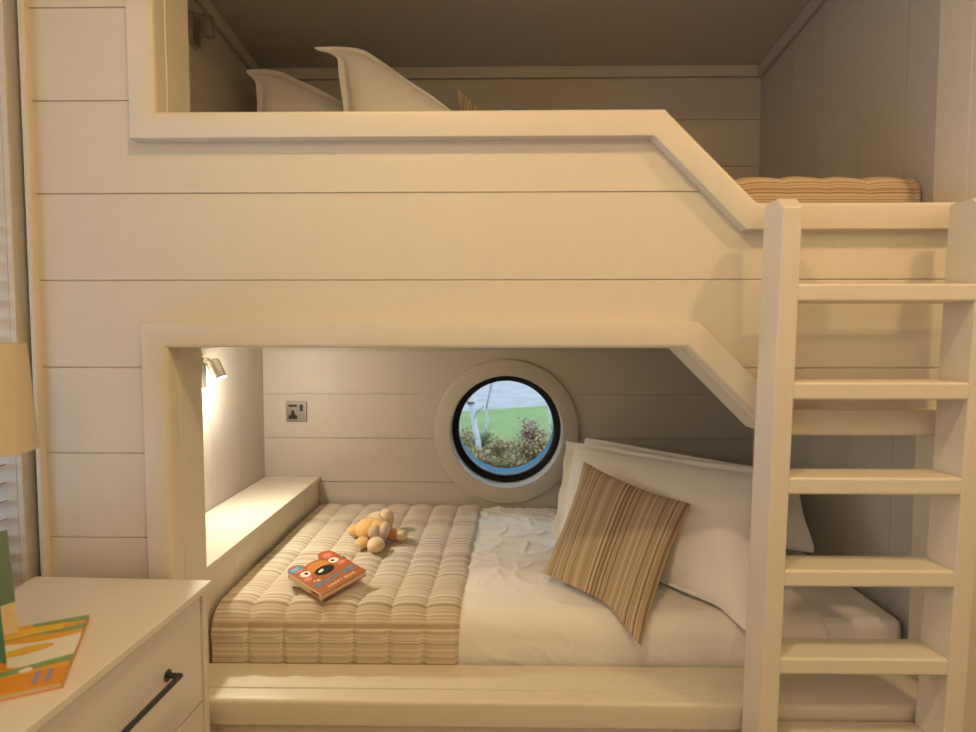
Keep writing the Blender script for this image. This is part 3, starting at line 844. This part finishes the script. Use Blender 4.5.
# ------------------------------------------------------------------ dresser
dr = tag(empty('dresser'), 'pale painted chest of drawers with black bar handles below the left window', 'dresser')
DX0, DX1, DY0, DY1 = -1.040, -0.632, 0.30, 1.258
MB().box(DX0, DX1, DY0, DY1, 0.739, 0.757).build('top', 'white', dr, bevel=0.003)
cs = MB()
cs.box(DX0 + 0.004, -0.662, DY0 + 0.01, DY1 - 0.010, 0.06, 0.738)
cs.box(-0.664, -0.640, DY1 - 0.026, DY1 - 0.010, 0.06, 0.738)
cs.box(-0.664, -0.640, DY0 + 0.01, DY0 + 0.026, 0.06, 0.738)
cs.build('carcass', 'white', dr, bevel=0.001)
MB().box(DX0 + 0.02, -0.67, DY0 + 0.03, DY1 - 0.03, 0.0, 0.06).build('plinth', 'white', dr)
for z0, z1_ in ((0.500, 0.735), (0.287, 0.496), (0.065, 0.283)):
    d_ = MB().box(-0.663, -0.644, DY0 + 0.029, DY1 - 0.029, z0, z1_).build('drawer', 'white', dr, bevel=0.002)
    zc = (z0 + z1_) / 2 + 0.012
    h = MB()
    h.tube([(-0.618, 1.105, zc), (-0.618, 0.50, zc)], 0.0055, 14)
    for yy in (1.105, 0.50):
        h.tube([(-0.646, yy, zc), (-0.616, yy, zc)], 0.0055, 14)
        h.tube([(-0.6445, yy, zc), (-0.6415, yy, zc)], 0.0115, 18)
        h.ellipsoid((-0.618, yy, zc), (0.0056,) * 3, n=8)
    h.build('handle', 'black_metal', d_, smooth=True)
base_at(dr, (DX1, DY1, 0)); dr.rotation_euler = (0, 0, -0.036)

# orange picture book flat on the dresser
ob = tag(empty('picture_book'), 'orange and green picture book lying flat on the pale dresser top', 'book')
BW, BH, BT = 0.205, 0.240, 0.010
MB().box(0.002, BW - 0.002, 0.002, BH - 0.002, 0.0015, BT - 0.0015).build('pages', 'pages', ob)
cv = MB(); mats = ['bk_amber', 'bk_yellow', 'bk_white', 'bk_green', 'bk_lilac', 'bk_deep']
cv.box(0, BW, 0, BH, BT - 0.0015, BT)
zz = BT
cv.add([(0, 0, zz + .0001), (BW, 0, zz + .0001), (BW, 0.052, zz + .0001), (0, 0.045, zz + .0001)], [(0, 1, 2, 3)], 5)
def wavy(x0, x1, f0, f1, z, mi, n=24):
    vs = []
    for i in range(n + 1):
        x = x0 + (x1 - x0) * i / n; vs += [(x, f0(x), z), (x, f1(x), z)]
    cv.add(vs, [(2 * i, 2 * i + 2, 2 * i + 3, 2 * i + 1) for i in range(n)], mi)
wavy(0.0, BW, lambda x: 0.088 + 0.014 * math.sin(x * 30), lambda x: 0.172 + 0.012 * math.sin(x * 24 + 1), zz + 0.0002, 2)
wavy(0.05, BW, lambda x: 0.060 + 0.006 * math.sin(x * 40), lambda x: 0.060 + 0.028 * max(0, (x - 0.05) / 0.15), zz + 0.0003, 3)
wavy(0.07, BW, lambda x: 0.186 + 0.004 * math.sin(x * 60), lambda x: 0.188 + 0.016 * max(0, (x - 0.07) / 0.13), zz + 0.0003, 3)
wavy(0.12, BW, lambda x: 0.228 - 0.01 * (x - 0.12) / 0.08, lambda x: 0.2395, zz + 0.0003, 3)
wavy(0.0, 0.17, lambda x: 0.194 + 0.004 * math.sin(x * 50), lambda x: 0.226 + 0.005 * math.sin(x * 36), zz + 0.00035, 1)
disc(cv, 0.128, 0.134, 0.041, 0.0135, zz + 0.0004, 5, 0.15)
disc(cv, 0.128, 0.135, 0.037, 0.0115, zz + 0.0005, 1, 0.15)
disc(cv, 0.146, 0.062, 0.009, 0.008, zz + 0.0005, 2)
for xx in (0.162, 0.178):
    cv.add([(xx, 0.012, zz + .0004), (xx + 0.008, 0.012, zz + .0004), (xx + 0.008, 0.052, zz + .0004), (xx, 0.052, zz + .0004)], [(0, 1, 2, 3)], 4)
cv.build('front_cover', mats, ob)
MB().box(0, BW, 0, BH, 0, 0.0015).build('back_cover', 'bk_deep', ob)
MB().box(BW - 0.001, BW, 0, BH, 0, BT).build('spine', 'bk_deep', ob)
ang = math.atan2(0.46, 0.89)
br = Vector((-0.668, 0.860, 0.7575))
ob.matrix_world = Matrix.Translation(br) @ Matrix.Rotation(math.atan2(0.455, 0.89), 4, 'Z') @ Matrix.Translation((-BW, 0, 0))

# green book standing half open on it
gb = tag(empty('picture_book'), 'green leaf-patterned book standing half open on the orange book', 'book')
spn = Vector((-0.905, 0.915, 0.7680))
def leaf_cover(name, e, h, mats, band, side):
    e = Vector(e); d = e - spn; L = Vector((d.x, d.y, 0)).length; u = Vector((d.x, d.y, 0)).normalized(); nn = Vector((-u.y, u.x, 0))
    mb = MB()
    mp_ = lambda a, z, w_: tuple(spn + u * a + Vector((0, 0, z)) + nn * w_)
    mb.prism([(0, 0), (L, 0), (L, band), (0, band)], 0, 0.002, mp_, 1)
    mb.prism([(0, band), (L, band), (L, h), (0, h)], 0, 0.002, mp_, 0)
    # leaf shapes on the front
    for k in range(3):
        a0 = L * (0.55 + 0.12 * k); z0 = band + 0.02 + 0.05 * k
        pts = [(a0 + 0.03 * math.sin(t) * 0.45 * math.sin(2 * t / 2), z0 + 0.035 - 0.035 * math.cos(t)) for t in [PI * i / 10 for i in range(11)]]
        pts += [(2 * a0 - a, z) for a, z in reversed(pts[1:-1])]
        pts = [(min(a, L - 0.002), min(z, h - 0.002)) for a, z in pts]
        mb.add([mp_(a, z, -0.0002) for a, z in pts], [tuple(range(len(pts)))], 2)
    return mb.build(name, mats, gb)
leaf_cover('back_cover', (-0.848, 1.000, 0.768), 0.185, ['bk_sage', 'bk_cream', 'bk_green'], 0.055, 1)
leaf_cover('front_cover', (-0.758, 0.868, 0.768), 0.185, ['bk_teal', 'bk_deep', 'bk_sage'], 0.012, -1)
base_at(gb, tuple(spn))
gb.location.x -= 0.004; gb.rotation_euler = (0, -0.07, 0)

# table lamp
tl = tag(empty('table_lamp'), 'beige drum-shaded table lamp on the dresser by the window', 'lamp')
fr = Matrix.Translation((-0.980, 1.040, 0))
MB().lathe([(0.102, 1.285), (0.115, 1.085), (0.1135, 1.085), (0.1005, 1.285), (0.102, 1.285)], fr, 64).build('lamp_shade', 'shade', tl, smooth=True, angle=40)
MB().lathe([(0.0001, 0.7575), (0.040, 0.7575), (0.040, 0.766), (0.012, 0.772), (0.0085, 0.78), (0.0085, 1.10), (0.0001, 1.10)], fr, 32).build('stem', 'black_metal', tl, smooth=True)
sp = MB(); sp.lathe([(0.018, 1.10), (0.018, 1.16), (0.0001, 1.16)], fr, 20)
for a in (0, 2 * PI / 3, 4 * PI / 3): sp.tube([(-0.980, 1.040, 1.16), (-0.980 + 0.1005 * math.cos(a), 1.040 + 0.1005 * math.sin(a), 1.24)], 0.0015, 6)
sp.build('bulb_holder', 'black_metal', tl)
base_at(tl, (-0.980, 1.040, 0.757))

# ------------------------------------------------------------------ garden beyond the round window
G0 = -0.15
struct(MB().box(-60, 60, 2.7, 90, G0 - 0.3, G0).build('ground', 'soil'))
def ribbon(name, ya, yb, dz, mat):
    P = []
    for i in range(81):
        x = -30 + 60 * i / 80
        P.append([(x, ya(x) + (yb(x) - ya(x)) * j / 6, G0 + dz + (0.0 if j in (0, 6) else 0.02)) for j in range(7)])
    return MB().grid(P).build(name, mat, smooth=True)
o = ribbon('lawn', lambda x: 7.4 + 0.3 * math.sin(x * 1.3), lambda x: 10.9 + 0.9 * (x + 0.6) / 1.6 if abs(x) < 4 else 10.9 + (2.5 if x > 0 else -1.5), 0.02, 'grass')
tag(o, kind='structure')
o = ribbon('gravel_path', lambda x: 10.0, lambda x: 60.0, 0.01, 'gravel')
tag(o, kind='structure')

def shrub(x, y, h, rx, n, mix, name, label, cat, seed, group=None):
    rnd = random.Random(seed)
    t = tag(empty(name), label, cat, group)
    st = MB()
    tips = []
    for k in range(14):
        a = rnd.uniform(0, 2 * PI); r = rx * rnd.uniform(0.2, 0.9)
        tip = (x + r * math.cos(a), y + r * math.sin(a) * 0.8, G0 + h * rnd.uniform(0.55, 1.0) * (1 - 0.35 * (r / rx) ** 2))
        tips.append(tip)
        st.tube([(x + r * 0.1 * math.cos(a), y, G0), ((x + tip[0]) / 2, (y + tip[1]) / 2, G0 + h * 0.4), tip], [0.006, 0.004, 0.002], 5)
    st.build('stem', 'twig', t)
    lf = MB()
    for i in range(n):
        tp = rnd.choice(tips); f_ = rnd.uniform(0.25, 1.05) ** 0.8
        c = Vector((x + (tp[0] - x) * f_ + rnd.gauss(0, rx * .16), y + (tp[1] - y) * f_ + rnd.gauss(0, rx * .16), G0 + (tp[2] - G0) * f_ + rnd.gauss(0, h * .05)))
        if c.z < G0 + 0.01: c.z = G0 + 0.02
        L = rnd.uniform(0.020, 0.042); wd = L * 0.32
        m3 = Matrix.Rotation(rnd.uniform(0, 2 * PI), 3, 'Z') @ Matrix.Rotation(rnd.uniform(-1.2, 0.4), 3, 'Y')
        p = [c + m3 @ Vector(q) for q in ((0, 0, 0), (L * .5, wd, 0.004), (L, 0, 0), (L * .5, -wd, 0.004))]
        lf.add(p, [(0, 1, 2, 3)], rnd.choices(range(3), mix[1])[0])
    lf.build('foliage', mix[0], t)
    base_at(t, (x, y, G0))
MX1 = (['leaf_a', 'leaf_b', 'leaf_d'], [5, 4, 2]); MX2 = (['leaf_b', 'leaf_d', 'leaf_c'], [5, 3, 2]); MX3 = (['leaf_c', 'leaf_a', 'leaf_b'], [5, 3, 1])
g_ = 'shrubs outside the round window'
shrub(0.00, 6.30, 0.38, 0.26, 1900, MX2, 'shrub', 'rusty yellow-green shrub in the middle of the porthole view', 'shrub', 1, g_)
shrub(-0.50, 6.55, 0.50, 0.24, 1500, MX1, 'shrub', 'olive shrub behind the birch trunk at the left of the porthole view', 'shrub', 2, g_)
shrub(0.46, 6.40, 0.36, 0.24, 1700, MX1, 'shrub', 'olive shrub at the right edge of the porthole view', 'shrub', 3, g_)
shrub(0.28, 6.35, 0.30, 0.24, 1500, MX2, 'shrub', 'yellow-green shrub just below the maroon flowers', 'shrub', 4, g_)
shrub(0.08, 6.05, 0.22, 0.26, 1500, MX1, 'shrub', 'low olive shrub at the very bottom of the porthole view', 'shrub', 12, g_)
shrub(-0.25, 6.10, 0.26, 0.22, 1300, MX2, 'shrub', 'low yellow-green shrub at the foot of the stout birch', 'shrub', 13, g_)
shrub(-0.22, 7.00, 0.34, 0.20, 900, MX3, 'shrub', 'low dark green shrub between the birch and the maroon flowers', 'shrub', 5, g_)
shrub(0.88, 7.3, 0.42, 0.26, 900, MX1, 'shrub', 'olive shrub at the far right beyond the porthole edge', 'shrub', 6, g_)
shrub(-0.92, 6.6, 0.42, 0.26, 900, MX1, 'shrub', 'olive shrub at the far left beyond the porthole edge', 'shrub', 9, g_)
shrub(0.42, 7.10, 0.44, 0.22, 1100, (['flower', 'leaf_d', 'twig'], [6, 2, 1]), 'flowering_shrub', 'maroon flowering shrub on the edge of the lawn', 'shrub', 7)

def birch(pts, r0, label, seed, twigs=8):
    rnd = random.Random(seed)
    t = tag(empty('birch_tree'), label, 'tree')
    pts = [Vector(p) for p in pts]
    fine = []
    for a, b_ in zip(pts, pts[1:]):
        for k in range(4): fine.append(a.lerp(b_, k / 4) + Vector((rnd.gauss(0, .006), 0, 0)))
    fine.append(pts[-1])
    n = len(fine)
    MB().tube(fine, [r0 * (1.15 - 0.5 * k / n) for k in range(n)], 12).build('trunk', 'bark', t, smooth=True)
    tw = MB()
    for k in range(twigs):
        b_ = fine[rnd.randrange(n // 3, n)]
        d = Vector((rnd.uniform(-.5, .5), rnd.uniform(-.3, .3), rnd.uniform(.3, .9)))
        q = [b_]
        for j in range(5):
            q.append(q[-1] + d * 0.22); d += Vector((rnd.gauss(0, .15), rnd.gauss(0, .1), rnd.gauss(0, .2) - .06))
        tw.tube(q, [0.007, .006, .005, .004, .003, .002], 5)
    tw.build('twigs', 'twig', t)
    base_at(t, tuple(pts[0]))
    return t
b1 = birch([(-0.15, 6.35, G0), (-0.24, 6.40, 0.25), (-0.30, 6.45, 0.62), (-0.36, 6.5, 1.3), (-0.40, 6.5, 2.6)], 0.030, 'stout white birch trunk with a dark tree tie, left in the porthole view', 31, 10)
MB().lathe([(0.030, 0.54), (0.046, 0.54), (0.046, 0.56), (0.030, 0.56)], Matrix.Translation((-0.292, 6.44, 0)), 20).build('tree_tie', 'black_plastic', b1).matrix_parent_inverse = Matrix.Translation((-0.15, 6.35, G0)).inverted()
birch([(-0.16, 7.05, G0), (-0.12, 7.05, 0.4), (-0.05, 7.05, 1.0), (0.05, 7.1, 2.6)], 0.015, 'slender white birch stem right of the stout birch trunk', 32, 9)
birch([(-0.46, 7.3, G0), (-0.50, 7.3, 0.5), (-0.56, 7.3, 1.2), (-0.55, 7.3, 2.6)], 0.014, 'thin birch stem at the left edge of the porthole view', 33, 9)
birch([(0.78, 8.4, G0), (0.72, 8.4, 0.5), (0.74, 8.4, 1.2), (0.70, 8.4, 2.6)], 0.016, 'thin birch stem at the right edge of the porthole view', 34, 14)
